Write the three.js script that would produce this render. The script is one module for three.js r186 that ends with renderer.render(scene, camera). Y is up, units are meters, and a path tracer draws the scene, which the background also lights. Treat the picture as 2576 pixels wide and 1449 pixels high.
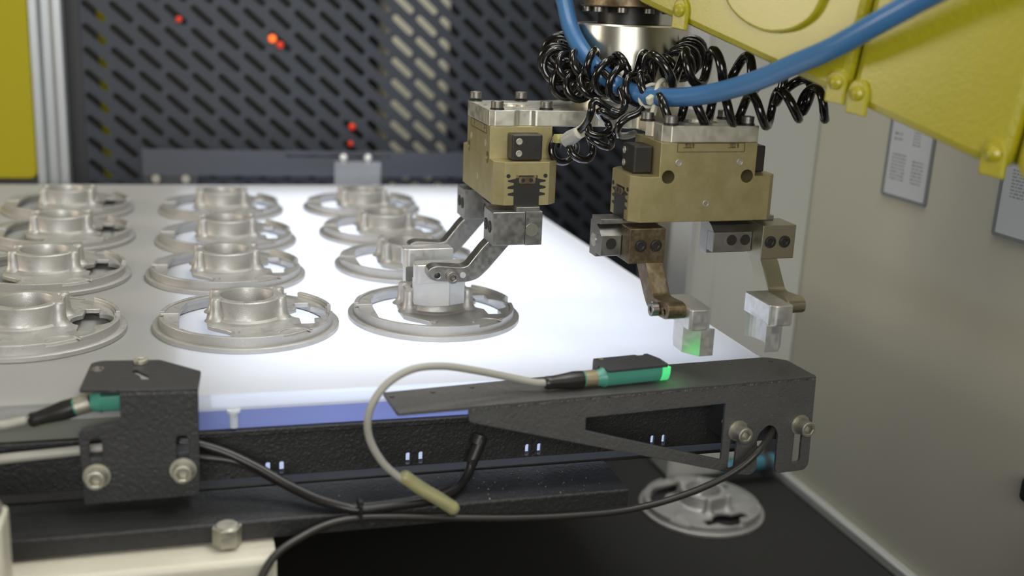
import * as THREE from 'three';
import { RoundedBoxGeometry } from 'three/addons/geometries/RoundedBoxGeometry.js';
import { mergeGeometries, toCreasedNormals } from 'three/addons/utils/BufferGeometryUtils.js';
import { RectAreaLightUniformsLib } from 'three/addons/lights/RectAreaLightUniformsLib.js';
import { Brush, Evaluator, ADDITION, SUBTRACTION } from 'three-bvh-csg';

// ---------------------------------------------------------------- renderer, camera, lights
const renderer = new THREE.WebGLRenderer({ antialias: true });
renderer.toneMapping = THREE.LinearToneMapping;
renderer.toneMappingExposure = 1.0;
renderer.shadowMap.enabled = true;
renderer.shadowMap.type = THREE.PCFSoftShadowMap;
const scene = new THREE.Scene();
scene.background = new THREE.Color(0x000000);
const V = (x, y, z) => new THREE.Vector3(x, y, z);
// world: x to the right along the light table's front edge, y up from the table's surface, -z away along its side
const camera = new THREE.PerspectiveCamera(2 * Math.atan(724.5 / 2694.9) * 180 / Math.PI, 2576 / 1449, 0.02, 30);
{
  const pitch = 14.973 * Math.PI / 180, roll = 3.122 * Math.PI / 180, yaw = -17.3 * Math.PI / 180;
  camera.position.set(0, 0.28991, 0);
  camera.rotation.order = 'YXZ';
  camera.rotation.set(-pitch, yaw, roll);
  camera.focus = 0.93;
  camera.userData.fStop = 3.2;
}
scene.add(camera);
RectAreaLightUniformsLib.init();
function areaLight(name, color, power, w, h, from, to, glow) {
  const l = new THREE.RectAreaLight(color, power, w, h);
  l.name = name + '_light'; l.position.copy(from); l.lookAt(to); scene.add(l);
  return l;
}
const LIGHTS = {
  ceilingFar: { c: 0xfffffe, p: 2.4, w: 1.2, h: 0.24, at: V(0.05, 1.46, -0.95), to: V(0.05, 0, -0.95) },
  ceilingNear: { c: 0xfffffe, p: 9.0, w: 0.3, h: 1.0, at: V(0.58, 1.46, -0.5), to: V(0.58, 0, -0.5) },
  addedBackFill: { c: 0xfffffe, p: 9.0, w: 0.9, h: 0.2, at: V(0.35, 1.46, -1.75), to: V(0.35, 0, -1.75) },  // fill light added to reach the column behind the panel
  leftWarm: { c: 0xfff1de, p: 10.0, w: 0.38, h: 0.38, at: V(-1.3, 0.38, -1.10), to: V(0.5, 0.32, -0.9) },
  front: { c: 0xfffefa, p: 5.0, w: 1.4, h: 0.8, at: V(-0.1, 0.55, 0.96), to: V(0.3, 0.3, -1) },  // fill panel added behind the camera to brighten upright faces
};

// ---------------------------------------------------------------- helpers
let seed = 7;
const rnd = () => { seed = (seed * 1664525 + 1013904223) >>> 0; return seed / 4294967296; };
const taken = new Map();
function numbered(name) {
  const k = taken.get(name) ?? 0; taken.set(name, k + 1);
  return k ? name + '_' + String(k).padStart(3, '0') : name;
}
const D2R = Math.PI / 180;
function plain(g) {
  g = g.index ? g.toNonIndexed() : g.clone();
  for (const k of Object.keys(g.attributes)) if (!['position', 'normal'].includes(k)) g.deleteAttribute(k);
  if (!g.attributes.normal) g.computeVertexNormals();
  g.morphAttributes = {}; g.clearGroups();
  return g;
}
function at(g, p = [0, 0, 0], r = [0, 0, 0], order = 'XYZ') {
  const m = new THREE.Matrix4().compose(V(...p), new THREE.Quaternion().setFromEuler(new THREE.Euler(r[0], r[1], r[2], order)), V(1, 1, 1));
  return plain(g).applyMatrix4(m);
}
function boxUV(g) {                                  // uv in metres on the face's main plane
  const p = g.attributes.position, n = g.attributes.normal, uv = new Float32Array(p.count * 2);
  for (let i = 0; i < p.count; i += 3) {
    let ax = 0, ay = 0, az = 0;
    for (let k = 0; k < 3; k++) { ax += Math.abs(n.getX(i + k)); ay += Math.abs(n.getY(i + k)); az += Math.abs(n.getZ(i + k)); }
    for (let k = 0; k < 3; k++) {
      const x = p.getX(i + k), y = p.getY(i + k), z = p.getZ(i + k), o = (i + k) * 2;
      if (ay >= ax && ay >= az) { uv[o] = x; uv[o + 1] = z; } else if (ax >= az) { uv[o] = z; uv[o + 1] = y; } else { uv[o] = x; uv[o + 1] = y; }
    }
  }
  g.setAttribute('uv', new THREE.BufferAttribute(uv, 2));
  return g;
}
function join(list) { const l = (Array.isArray(list) ? list : [list]).map(plain); return boxUV(l.length > 1 ? mergeGeometries(l) : l[0]); }
function mesh(name, geos, mat, parent, extra) {
  const g = geos.isBufferGeometry && geos.attributes.uv && geos.userData.keep ? geos : join(geos);
  const m = new THREE.Mesh(g, mat);
  m.name = numbered(name); m.castShadow = m.receiveShadow = true;
  if (extra) Object.assign(m.userData, typeof extra === 'string' ? { label: extra } : extra);
  (parent ?? scene).add(m);
  return m;
}
function thing(name, label, category, group) {
  const o = new THREE.Group(); o.name = numbered(name); o.userData = { label, category };
  if (group) o.userData.group = group;
  scene.add(o); return o;
}
function struct(name, geos, mat) { const m = mesh(name, geos, mat); m.userData.kind = 'structure'; return m; }
const box = (w, h, d, r = 0.0006) => new RoundedBoxGeometry(w, h, d, 2, Math.min(r, w / 2.1, h / 2.1, d / 2.1));
const sbox = (x0, x1, y0, y1, z0, z1, r = 0.0006) => at(box(x1 - x0, y1 - y0, z1 - z0, r), [(x0 + x1) / 2, (y0 + y1) / 2, (z0 + z1) / 2]);
const cyl = (r, h, s = 32, r2 = r) => new THREE.CylinderGeometry(r2, r, h, s);
const hexBar = (r, h) => { const g = new THREE.CylinderGeometry(r, r, h, 6).toNonIndexed(); g.computeVertexNormals(); return g; };
const lathe = (pts, s = 48) => { const g = new THREE.LatheGeometry(pts.map(([r, y]) => new THREE.Vector2(r, y)), s); return toCreasedNormals(g.toNonIndexed().scale(1000, 1000, 1000), 0.6).scale(0.001, 0.001, 0.001); };
function shape(pts, holes = []) {
  const s = new THREE.Shape(pts.map(([x, y]) => new THREE.Vector2(x, y)));
  for (const h of holes) s.holes.push(new THREE.Path(h.map(([x, y]) => new THREE.Vector2(x, y))));
  return s;
}
const circ = (x, y, r, n = 28, a0 = 0) => Array.from({ length: n }, (_, i) => [x + r * Math.cos(a0 + i / n * 2 * Math.PI), y + r * Math.sin(a0 + i / n * 2 * Math.PI)]);
const arc = (x, y, r, a, b, n = 16) => Array.from({ length: n + 1 }, (_, i) => { const t = (a + (b - a) * i / n) * D2R; return [x + r * Math.cos(t), y + r * Math.sin(t)]; });
function roundPts(pts, r) {                          // r: one radius or one per corner
  const out = [], N = pts.length;
  for (let i = 0; i < N; i++) {
    const p = pts[i], a = pts[(i + N - 1) % N], b = pts[(i + 1) % N], rr = Array.isArray(r) ? r[i] : r;
    if (!rr) { out.push(p); continue; }
    const la = Math.hypot(a[0] - p[0], a[1] - p[1]), lb = Math.hypot(b[0] - p[0], b[1] - p[1]);
    const d = Math.min(rr, la * 0.45, lb * 0.45);
    const s = [p[0] + (a[0] - p[0]) / la * d, p[1] + (a[1] - p[1]) / la * d], e = [p[0] + (b[0] - p[0]) / lb * d, p[1] + (b[1] - p[1]) / lb * d];
    for (let k = 0; k <= 5; k++) { const t = k / 5, u = 1 - t; out.push([u * u * s[0] + 2 * u * t * p[0] + t * t * e[0], u * u * s[1] + 2 * u * t * p[1] + t * t * e[1]]); }
  }
  return out;
}
function ext(s, depth, bevel = 0, cs = 8) {           // along +z from 0 to depth
  const g = new THREE.ExtrudeGeometry(s, { depth: depth - 2 * bevel, bevelEnabled: bevel > 0, bevelThickness: bevel, bevelSize: bevel, bevelOffset: -bevel, bevelSegments: 2, curveSegments: cs });
  g.translate(0, 0, bevel); return g;
}
const up = (s, y0, y1, bevel = 0) => at(ext(s, y1 - y0, bevel), [0, y0, 0], [-Math.PI / 2, 0, 0]);   // plan shape (x, away) raised from y0 to y1
function tube(pts, r, seg = 80, rs = 10, closed = false) {
  const c = new THREE.CatmullRomCurve3(pts.map((p) => V(...p)), closed, 'centripetal');
  const g = plain(new THREE.TubeGeometry(c, seg, r, rs, closed));
  if (closed) return g;
  const caps = [0, 1].map((t) => at(new THREE.SphereGeometry(r, rs, 6), c.getPoint(t).toArray()));
  return mergeGeometries([g, ...caps]);
}
function helix(pts, R, r, turns, phase = 0, seg = 22, wob = 0.12) {
  const c = new THREE.CatmullRomCurve3(pts.map((p) => V(...p)), false, 'centripetal'), N = 200, f = c.computeFrenetFrames(N), out = [];
  const n = Math.round(turns * seg);
  for (let i = 0; i <= n; i++) {
    const t = i / n, k = Math.min(N, Math.round(t * N)), p = c.getPointAt(t), a = phase + t * turns * 2 * Math.PI;
    const w = R * (1 + wob * Math.sin(t * 17 + phase) + wob * 0.7 * Math.sin(t * 41));
    out.push(p.addScaledVector(f.normals[k], w * Math.cos(a)).addScaledVector(f.binormals[k], w * Math.sin(a)));
  }
  const h = new THREE.CatmullRomCurve3(out, false, 'centripetal');
  return plain(new THREE.TubeGeometry(h, n, r, 8, false));
}
// socket head cap screw along +y, its seat at y = 0
function screwHead(r, h, hex = r * 0.52) {
  const ring = at(ext(shape(circ(0, 0, r, 28), [circ(0, 0, hex, 6)]), h, r * 0.12), [0, 0, 0], [-Math.PI / 2, 0, 0]);
  const floorDisc = at(cyl(hex * 1.05, h * 0.35, 12), [0, h * 0.18, 0]);
  return mergeGeometries([ring, plain(floorDisc)]);
}
// flush screw: a head sunk in a bore, seen as rings, along +y, its face at y = 0
function flushScrew(r) {
  return mergeGeometries([at(ext(shape(circ(0, 0, r, 28), [circ(0, 0, r * 0.86, 28)]), 0.0004), [0, 0, 0], [-Math.PI / 2, 0, 0]), screwHead(r * 0.8, 0.0007, r * 0.42)].map(plain));
}

// ---------------------------------------------------------------- textures (uv in metres)
function tex(n, size, f, srgb = false) {               // f(x, y) -> 0..255 or [r, g, b]; size = metres per repeat
  const d = new Uint8Array(n * n * 4);
  for (let y = 0; y < n; y++) for (let x = 0; x < n; x++) {
    const v = f(x, y, n), c = Array.isArray(v) ? v : [v, v, v], o = (y * n + x) * 4;
    d[o] = c[0]; d[o + 1] = c[1]; d[o + 2] = c[2]; d[o + 3] = 255;
  }
  const t = new THREE.DataTexture(d, n, n, THREE.RGBAFormat);
  t.wrapS = t.wrapT = THREE.RepeatWrapping; t.magFilter = THREE.LinearFilter; t.minFilter = THREE.LinearMipmapLinearFilter; t.generateMipmaps = true;
  t.repeat.set(1 / size, 1 / size);
  if (srgb) t.colorSpace = THREE.SRGBColorSpace;
  t.needsUpdate = true; return t;
}
function noiseGrid(n, cells) {                        // tileable value noise
  const g = new Float32Array(cells * cells).map(() => rnd());
  return (x, y) => {
    const u = x / n * cells, v = y / n * cells, i = Math.floor(u), j = Math.floor(v), a = u - i, b = v - j, s = a * a * (3 - 2 * a), t = b * b * (3 - 2 * b);
    const q = (p, r) => g[((r % cells) + cells) % cells * cells + ((p % cells) + cells) % cells];
    return (q(i, j) * (1 - s) + q(i + 1, j) * s) * (1 - t) + (q(i, j + 1) * (1 - s) + q(i + 1, j + 1) * s) * t;
  };
}
const n256a = noiseGrid(256, 90), n256b = noiseGrid(256, 28), n256c = noiseGrid(256, 7), n256d = noiseGrid(256, 4);
const T = {
  cast: tex(256, 0.03, (x, y) => 90 + 110 * n256a(x, y) + 40 * n256b(x, y)),
  peel: tex(256, 0.06, (x, y) => 255 * (0.55 * n256b(x, y) + 0.45 * n256a(x, y))),
  castRough: tex(256, 0.09, (x, y) => 120 + 70 * n256b(x, y) + 40 * n256c(x, y)),
  smudge: tex(256, 0.11, (x, y) => 70 + 90 * n256c(x, y) + 50 * n256b(x, y) + 30 * n256a(x, y)),
  brush: (() => { const row = Array.from({ length: 256 }, () => rnd()); return tex(256, 0.025, (x, y) => 60 + 120 * row[y] + 40 * n256a(x, y)); })(),
  turned: (() => { const row = Array.from({ length: 256 }, () => rnd()); return tex(256, 0.02, (x, y) => 60 + 150 * row[y]); })(),
  anod: tex(256, 0.08, (x, y) => { const v = n256c(x, y), w = n256b(x, y), k = v * 0.7 + w * 0.3; return [214 + 24 * k, 208 + 26 * k, 184 + 40 * k]; }, true),
  steelStain: tex(256, 0.06, (x, y) => { const k = Math.min(1, Math.max(0, (n256c(x, y) * 0.6 + n256b(x, y) * 0.4 - 0.35) * 2.2)); return [190 + 50 * k, 180 + 60 * k, 160 + 78 * k]; }, true),
  wall: tex(256, 0.7, (x, y) => { const k = n256d(x, y) * 0.6 + n256c(x, y) * 0.4; return [212 + 10 * k, 210 + 10 * k, 200 + 10 * k]; }, true),
  dust: tex(256, 0.12, (x, y) => { const k = n256a(x, y) > 0.93 ? 1 : 0, w = n256c(x, y); return [200 + 10 * w + 45 * k, 200 + 10 * w + 43 * k, 200 + 10 * w + 38 * k]; }, true),
};
const std = (o) => new THREE.MeshStandardMaterial(o);
const phy = (o) => new THREE.MeshPhysicalMaterial(o);
const rgb = (r, g, b) => new THREE.Color().setRGB(r, g, b);
const M = {
  cast: std({ color: rgb(0.50, 0.49, 0.475), metalness: 0.72, roughness: 0.72, roughnessMap: T.castRough, bumpMap: T.cast, bumpScale: 0.00018 }),
  castPlain: std({ color: rgb(0.62, 0.61, 0.58), metalness: 0.55, roughness: 0.6, bumpMap: T.cast, bumpScale: 0.00012 }),
  anod: std({ color: rgb(0.56, 0.51, 0.315), metalness: 0.72, roughness: 0.45, map: T.anod, bumpMap: T.brush, bumpScale: 0.00002 }),
  anodEdge: std({ color: rgb(0.62, 0.52, 0.32), metalness: 0.8, roughness: 0.45, map: T.anod }),
  steel: std({ color: rgb(0.33, 0.322, 0.305), metalness: 0.95, roughness: 0.54, roughnessMap: T.castRough, bumpMap: T.brush, bumpScale: 0.00003 }),
  tintedSteel: std({ color: rgb(0.37, 0.34, 0.25), metalness: 0.95, roughness: 0.42, bumpMap: T.brush, bumpScale: 0.00006 }),  // olive tint of the reflected yellow put into the steel colour
  aluPlate: std({ color: rgb(0.68, 0.66, 0.58), metalness: 0.9, roughness: 0.6, roughnessMap: T.castRough, bumpMap: T.brush, bumpScale: 0.00004 }),
  alu: std({ color: rgb(0.70, 0.695, 0.68), metalness: 0.85, roughness: 0.6, roughnessMap: T.castRough, bumpMap: T.brush, bumpScale: 0.00003 }),
  bronzeSteel: std({ color: rgb(0.30, 0.25, 0.18), metalness: 0.9, roughness: 0.42, map: T.steelStain, bumpMap: T.brush, bumpScale: 0.00003 }),
  turned: std({ color: rgb(0.72, 0.69, 0.60), metalness: 1.0, roughness: 0.3, bumpMap: T.turned, bumpScale: 0.00002 }),
  screw: std({ color: rgb(0.26, 0.245, 0.225), metalness: 0.9, roughness: 0.38, bumpMap: T.cast, bumpScale: 0.0001 }),
  darkSteel: std({ color: rgb(0.045, 0.043, 0.04), metalness: 0.6, roughness: 0.42, bumpMap: T.cast, bumpScale: 0.0001 }),
  zinc: std({ color: rgb(0.50, 0.48, 0.41), metalness: 0.9, roughness: 0.75, roughnessMap: T.castRough }),
  powderMid: std({ color: rgb(0.060, 0.060, 0.062), roughness: 0.48, bumpMap: T.peel, bumpScale: 0.0005, map: T.dust }),
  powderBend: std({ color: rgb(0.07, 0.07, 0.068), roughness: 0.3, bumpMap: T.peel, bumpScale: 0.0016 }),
  powder: std({ color: rgb(0.036, 0.036, 0.037), metalness: 0.0, roughness: 0.46, bumpMap: T.peel, bumpScale: 0.0005, map: T.dust }),
  powderPale: std({ color: rgb(0.135, 0.134, 0.130), roughness: 0.48, bumpMap: T.peel, bumpScale: 0.0005, map: T.dust }),  // lighter powder coat, used on the right bracket
  powderPlain: std({ color: rgb(0.042, 0.044, 0.048), metalness: 0.0, roughness: 0.5, bumpMap: T.peel, bumpScale: 0.0003 }),
  panel: std({ color: rgb(0.036, 0.043, 0.060), metalness: 0.0, roughness: 0.5, bumpMap: T.peel, bumpScale: 0.0003 }),  // blue of the table glow put into the panel colour
  black: std({ color: rgb(0.012, 0.012, 0.012), roughness: 0.6 }),
  mat: std({ color: rgb(0.018, 0.0175, 0.016), roughness: 0.85, bumpMap: T.cast, bumpScale: 0.0002 }),
  wall: std({ color: rgb(0.66, 0.65, 0.60), roughness: 0.55, map: T.wall }),
  wallDark: std({ color: rgb(0.02, 0.02, 0.02), roughness: 0.8 }),  // darkness of the void behind the slots put into the colour
  room: std({ color: rgb(0.45, 0.45, 0.44), roughness: 0.8 }),
  roomDim: std({ color: rgb(0.16, 0.16, 0.15), roughness: 0.8 }),
  cabinet: std({ color: rgb(0.74, 0.765, 0.80), roughness: 0.5, map: T.wall }),
  beige: std({ color: rgb(0.70, 0.665, 0.55), roughness: 0.4, bumpMap: T.peel, bumpScale: 0.0003 }),
  yellow: phy({ color: rgb(0.40, 0.35, 0.006), roughness: 0.42, clearcoat: 1.0, clearcoatRoughness: 0.26, bumpMap: T.peel, bumpScale: 0.0005 }),
  yellowFlat: std({ color: rgb(0.36, 0.315, 0.0), roughness: 0.75 }),
  extrusion: std({ color: rgb(0.40, 0.42, 0.44), metalness: 0.6, roughness: 0.4 }),
  blueHose: phy({ color: rgb(0.055, 0.18, 0.40), roughness: 0.3, clearcoat: 0.3, clearcoatRoughness: 0.25, bumpMap: T.cast, bumpScale: 0.0001 }),
  coil: phy({ color: rgb(0.008, 0.007, 0.006), roughness: 0.16, clearcoat: 0.6, clearcoatRoughness: 0.1 }),
  cable: std({ color: rgb(0.016, 0.015, 0.014), roughness: 0.35 }),
  cableGrey: std({ color: rgb(0.36, 0.35, 0.31), roughness: 0.45 }),
  cableBrown: std({ color: rgb(0.030, 0.027, 0.024), roughness: 0.36 }),
  sleeve: phy({ color: rgb(0.78, 0.76, 0.46), roughness: 0.3, transmission: 0.7 }),
  teal: phy({ color: rgb(0.07, 0.29, 0.22), roughness: 0.4, clearcoat: 0.2, clearcoatRoughness: 0.3 }),
  brass: std({ color: rgb(0.42, 0.36, 0.25), metalness: 0.95, roughness: 0.35, bumpMap: T.turned, bumpScale: 0.0003 }),
  greenCap: phy({ color: rgb(0.12, 0.7, 0.3), roughness: 0.3, emissive: rgb(0.06, 0.85, 0.22), emissiveIntensity: 0.45 }),
  ivory: std({ color: rgb(0.66, 0.63, 0.50), roughness: 0.45 }),
  fitting: std({ color: rgb(0.33, 0.33, 0.31), roughness: 0.4 }),
  olive: std({ color: rgb(0.46, 0.42, 0.16), roughness: 0.45 }),
  plate: phy({ color: rgb(0.80, 0.79, 0.755), roughness: 1, transmission: 0.69, specularIntensity: 0.5 }),
  plateEdge: phy({ color: rgb(0.86, 0.87, 0.88), roughness: 0.9, transmission: 0.9 }),
  guideUnlit: phy({ color: rgb(0.30, 0.31, 0.27), roughness: 0.9, transmission: 0.5 }),  // unlit stretch of the guide, its dimness put into the colour
  guide: phy({ color: rgb(0.42, 0.465, 0.68), roughness: 0.9, transmission: 0.86 }),
  spacer: phy({ color: rgb(0.8, 0.84, 0.9), roughness: 0.9, transmission: 0.4 }),
  acrylic: phy({ color: rgb(0.93, 0.95, 0.98), roughness: 0.18, transmission: 0.85, ior: 1.49 }),
  led: std({ color: rgb(0.8, 0.85, 1), roughness: 0.8, emissive: rgb(0.55, 0.68, 1), emissiveIntensity: 0.7 }),
  redLamp: std({ color: rgb(0.5, 0.02, 0.01), roughness: 0.4, emissive: rgb(1, 0.07, 0.01), emissiveIntensity: 0.35 }),
  orangeLamp: std({ color: rgb(0.6, 0.1, 0.02), roughness: 0.4, emissive: rgb(1, 0.16, 0.02), emissiveIntensity: 1.3 }),
  lamp: std({ color: rgb(0.9, 0.9, 0.88), roughness: 0.6, emissive: rgb(1, 1, 0.93), emissiveIntensity: 2.5 }),
  fillGlow: std({ color: rgb(0.9, 0.9, 0.88), roughness: 0.6, emissive: rgb(1, 0.99, 0.95), emissiveIntensity: 1.5 }),  // glow of the added front fill panel
  warmLamp: std({ color: rgb(0.9, 0.85, 0.75), roughness: 0.6, emissive: rgb(1, 0.86, 0.68), emissiveIntensity: 3 }),
  speck: std({ color: rgb(0.34, 0.32, 0.26), roughness: 0.6 }),
  pearl: std({ color: rgb(0.8, 0.8, 0.8), roughness: 0.25, metalness: 0.4 }),
  trim: std({ color: rgb(0.55, 0.56, 0.54), metalness: 0.4, roughness: 0.45 }),
};

// ---------------------------------------------------------------- the cell: floor, walls, ceiling
const FLOOR = -0.33;
struct('floor', sbox(-1.6, 1.0, FLOOR - 0.05, FLOOR, -2.4, 1.1, 0.001), M.mat);
struct('ceiling', sbox(-1.6, 1.0, 1.5, 1.55, -2.4, 1.1, 0.001), M.room);
struct('wall_left', sbox(-1.6, -1.55, FLOOR, 1.5, -2.4, 1.1, 0.001), M.roomDim);
struct('wall_front', sbox(-1.55, 0.785, FLOOR, 1.5, 1.05, 1.1, 0.001), M.room);
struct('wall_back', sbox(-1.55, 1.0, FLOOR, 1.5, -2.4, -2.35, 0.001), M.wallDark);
struct('wall_right', sbox(0.785, 0.835, FLOOR, 1.5, -1.76, 1.05, 0.001), M.wall);
struct('wall_right_dark', sbox(0.785, 0.835, FLOOR, 1.5, -2.35, -1.762, 0.001), M.wallDark);  // rear of the right wall, coloured dark so the slots look unlit
struct('low_baffle', sbox(-1.55, 0.785, FLOOR, 0.02, -0.23, -0.2, 0.002), M.powderPlain);  // unseen baffle added to keep the front light off the floor
struct('trim_1', sbox(0.772, 0.785, FLOOR, FLOOR + 0.014, -1.22, 1.04, 0.003), M.trim);

for (const [n, L, label] of [['ceiling_lamp', LIGHTS.ceilingFar, 'long white ceiling lamp above the light table'], ['ceiling_lamp', LIGHTS.ceilingNear, 'long white ceiling lamp nearer the front wall'], ['ceiling_lamp', LIGHTS.addedBackFill, 'long white fill lamp added over the perforated panel'], ['work_lamp', LIGHTS.leftWarm, 'warm rectangular work lamp on the left wall'], ['fill_panel', LIGHTS.front, 'large white fill light panel added at the front wall']]) {  // back lamp and front panel are added fill lights
  areaLight(n, L.c, L.p, L.w, L.h, L.at, L.to);
  const t = thing(n, label, 'lamp'), back = L.at.clone().sub(L.to).normalize();
  t.position.copy(L.at).addScaledVector(back, 0.012); t.lookAt(L.to);
  mesh('diffuser', at(box(L.w, L.h, 0.008, 0.003), [0, 0, 0.004]), n === 'work_lamp' ? M.warmLamp : n === 'fill_panel' ? M.fillGlow : M.lamp, t);
  mesh('housing', at(box(L.w + 0.03, L.h + 0.03, 0.03, 0.004), [0, 0, -0.016]), M.fitting, t);
  if (n === 'work_lamp') mesh('arm', at(box(0.02, 0.02, 0.16, 0.004), [0, 0, -0.1]), M.fitting, t);
}

// ---------------------------------------------------------------- behind the table
{ // perforated panel
  const px = 0.0388, py = 0.0338, x0 = -0.0504, y0 = 0.2098, holes = [];
  for (let i = -2; i < 25; i++) for (let j = -13; j < 4; j++) {
    const cx = x0 + i * px, cy = y0 + j * py, a = -41 * D2R, L = 0.0160, w = 0.0052, pts = [];
    if (cx < -0.13 || cx > 0.86) continue;
    for (let k = 0; k <= 5; k++) { const t = a - Math.PI / 2 + k / 5 * Math.PI; pts.push([cx + L * Math.cos(a) + w * Math.cos(t), cy + L * Math.sin(a) + w * Math.sin(t)]); }
    for (let k = 0; k <= 5; k++) { const t = a + Math.PI / 2 + k / 5 * Math.PI; pts.push([cx - L * Math.cos(a) + w * Math.cos(t), cy - L * Math.sin(a) + w * Math.sin(t)]); }
    holes.push(pts.reverse());
  }
  const t = thing('perforated_panel', 'dark grey guard panel punched with rows of slanted slots behind the table', 'panel');
  t.position.set(0, 0, -1.7525);
  mesh('sheet', at(ext(shape([[-0.149, FLOOR], [0.885, FLOOR], [0.885, 0.40], [-0.149, 0.40]].map(([x, y]) => [Math.min(x, 0.784), y]), holes.filter((h) => h.every(([x]) => x < 0.778))), 0.0025)), M.panel, t);
  mesh('frame', [sbox(-0.168, -0.148, FLOOR, 0.40, -0.012, 0.008, 0.001)], M.powderPlain, t);
}
{
  const t = thing('machine_column', 'beige machine column showing through the slots of the perforated panel', 'column');
  mesh('body', sbox(0.376, 0.4995, FLOOR, 0.95, -2.2, -2.1, 0.006), std({ color: rgb(0.80, 0.76, 0.60), roughness: 0.6 }), t);
}
{
  const t = thing('yellow_post', 'narrow yellow post glimpsed through the leftmost slots of the perforated panel', 'post');
  mesh('body', sbox(-0.1345, -0.1205, FLOOR, 0.75, -1.91, -1.895, 0.002), M.yellowFlat, t);
}
{
  const t = thing('guard_post', 'grey aluminium profile post left of the perforated panel', 'post');
  const P = [[-0.0215, -0.02], [0.0215, -0.02], [0.0215, 0.02], [0.010, 0.02], [0.006, 0.012], [-0.006, 0.012], [-0.010, 0.02], [-0.0215, 0.02]];
  mesh('profile', at(up(shape(roundPts(P.map(([x, y]) => [x, -y]), 0.002)), FLOOR, 0.75), [-0.1865, 0, -1.69]), M.extrusion, t);
}
{
  const t = thing('yellow_door', 'smooth yellow machine door with a rounded lower corner at the left', 'door');
  mesh('door_panel', at(ext(shape(roundPts([[-0.62, 0.005], [-0.2085, 0.005], [-0.2085, 0.7], [-0.62, 0.7]], [0.012, 0.012, 0, 0])), 0.02, 0.002), [0, 0, -1.69]), M.yellowFlat, t);
  mesh('bottom_seal', sbox(-0.62, -0.209, -0.004, 0.006, -1.688, -1.678, 0.001), M.powderPlain, t);
}
{
  const t = thing('cross_bar', 'flat dark steel bar with a narrow slot along the back edge of the table', 'bar');
  const bar = shape(roundPts([[-0.0648, 0.0075], [0.50, 0.0075], [0.50, 0.0475], [-0.0648, 0.0475]], 0.0015), [roundPts([[0.147, 0.0375], [0.31, 0.0375], [0.31, 0.0405], [0.147, 0.0405]], 0.001)]);
  mesh('bar', at(ext(bar, 0.004, 0.0006), [0, 0, -1.692]), std({ color: rgb(0.062, 0.070, 0.092), roughness: 0.42, bumpMap: T.peel, bumpScale: 0.0003 }), t);  // blue of the table glow put into the bar colour
  mesh('mounting_foot', sbox(-0.0648, 0.015, -0.02, 0.0085, -1.692, -1.688, 0.001), M.powderPlain, t);
  mesh('mounting_foot', sbox(0.44, 0.5, FLOOR, 0.0085, -1.694, -1.69, 0.001), M.powderPlain, t);
  for (const x of [-0.046, -0.003]) mesh('bolt', at(screwHead(0.006, 0.006), [x, 0.003, -1.688], [Math.PI / 2, 0, 0]), M.zinc, t);
}
{
  const t = thing('acrylic_block', 'small clear acrylic block with two ball studs standing behind the back row', 'block');
  mesh('block', sbox(0.2187, 0.2905, 0, 0.035, -1.668, -1.657, 0.001), M.acrylic, t);
  for (const x of [0.2325, 0.2705]) mesh('ball_stud', [at(new THREE.SphereGeometry(0.0063, 20, 14), [x, 0.0415, -1.6625]), at(cyl(0.002, 0.008, 10), [x, 0.036, -1.6625])], M.pearl, t);
}
const dots = [[0.1317, 0.2138, 'orangeLamp', 0.0062, 'bright orange round indicator lamp on the perforated panel'], [0.1435, 0.2045, 'redLamp', 0.0055, 'dim red indicator lamp touching the bright orange lamp'],
  [-0.0069, 0.2369, 'redLamp', 0.0045, 'lone dark red indicator lamp high on the left of the perforated panel'], [0.2576, 0.0795, 'redLamp', 0.0055, 'red indicator lamp above the acrylic block, upper of two'], [0.2555, 0.052, 'redLamp', 0.004, 'small red indicator lamp just above the cross bar']];
for (const [x, y, m, r, label] of dots) {
  const t = thing('indicator_lamp', label, 'lamp', 'indicator lamps on the perforated panel'); t.position.set(x, y, -1.75);
  mesh('lens', at(new THREE.SphereGeometry(r, 18, 12), [0, 0, 0.002]), M[m], t);
  mesh('socket', at(cyl(r * 1.05, 0.006), [0, 0, -0.001], [Math.PI / 2, 0, 0]), M.black, t);
}
{ // grey electrical cabinet behind the right gripper
  const t = thing('electrical_cabinet', 'tall pale grey sheet metal cabinet filling the corner behind the right gripper', 'cabinet');
  mesh('body', sbox(0.617, 0.7845, FLOOR, 1.45, -1.285, -1.2215, 0.006), M.cabinet, t);
  mesh('door', sbox(0.655, 0.784, FLOOR + 0.02, 1.44, -1.222, -1.2195, 0.001), M.cabinet, t);
  mesh('corner_highlight', sbox(0.615, 0.623, FLOOR, 1.45, -1.2225, -1.2195, 0.001), M.trim, t);  // strip stands in for the highlight along the rounded cabinet corner
}

{
  const t = thing('corner_pipe', 'short blue pipe low in the corner seen through the right bracket', 'pipe');
  mesh('pipe', tube([[0.69, -0.303, -1.19], [0.755, -0.298, -1.19]], 0.011, 8, 16), std({ color: rgb(0.04, 0.16, 0.22), roughness: 0.4 }), t);
  mesh('collar', at(cyl(0.013, 0.008, 20), [0.745, -0.2988, -1.19], [0, 0, Math.PI / 2]), M.powderPlain, t);
}
{
  const t = thing('corner_post', 'dark slim post in the floor corner behind the right bracket', 'post');
  mesh('body', sbox(0.7575, 0.7715, FLOOR, -0.235, -1.217, -1.203, 0.001), M.powderPlain, t);
}
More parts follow.
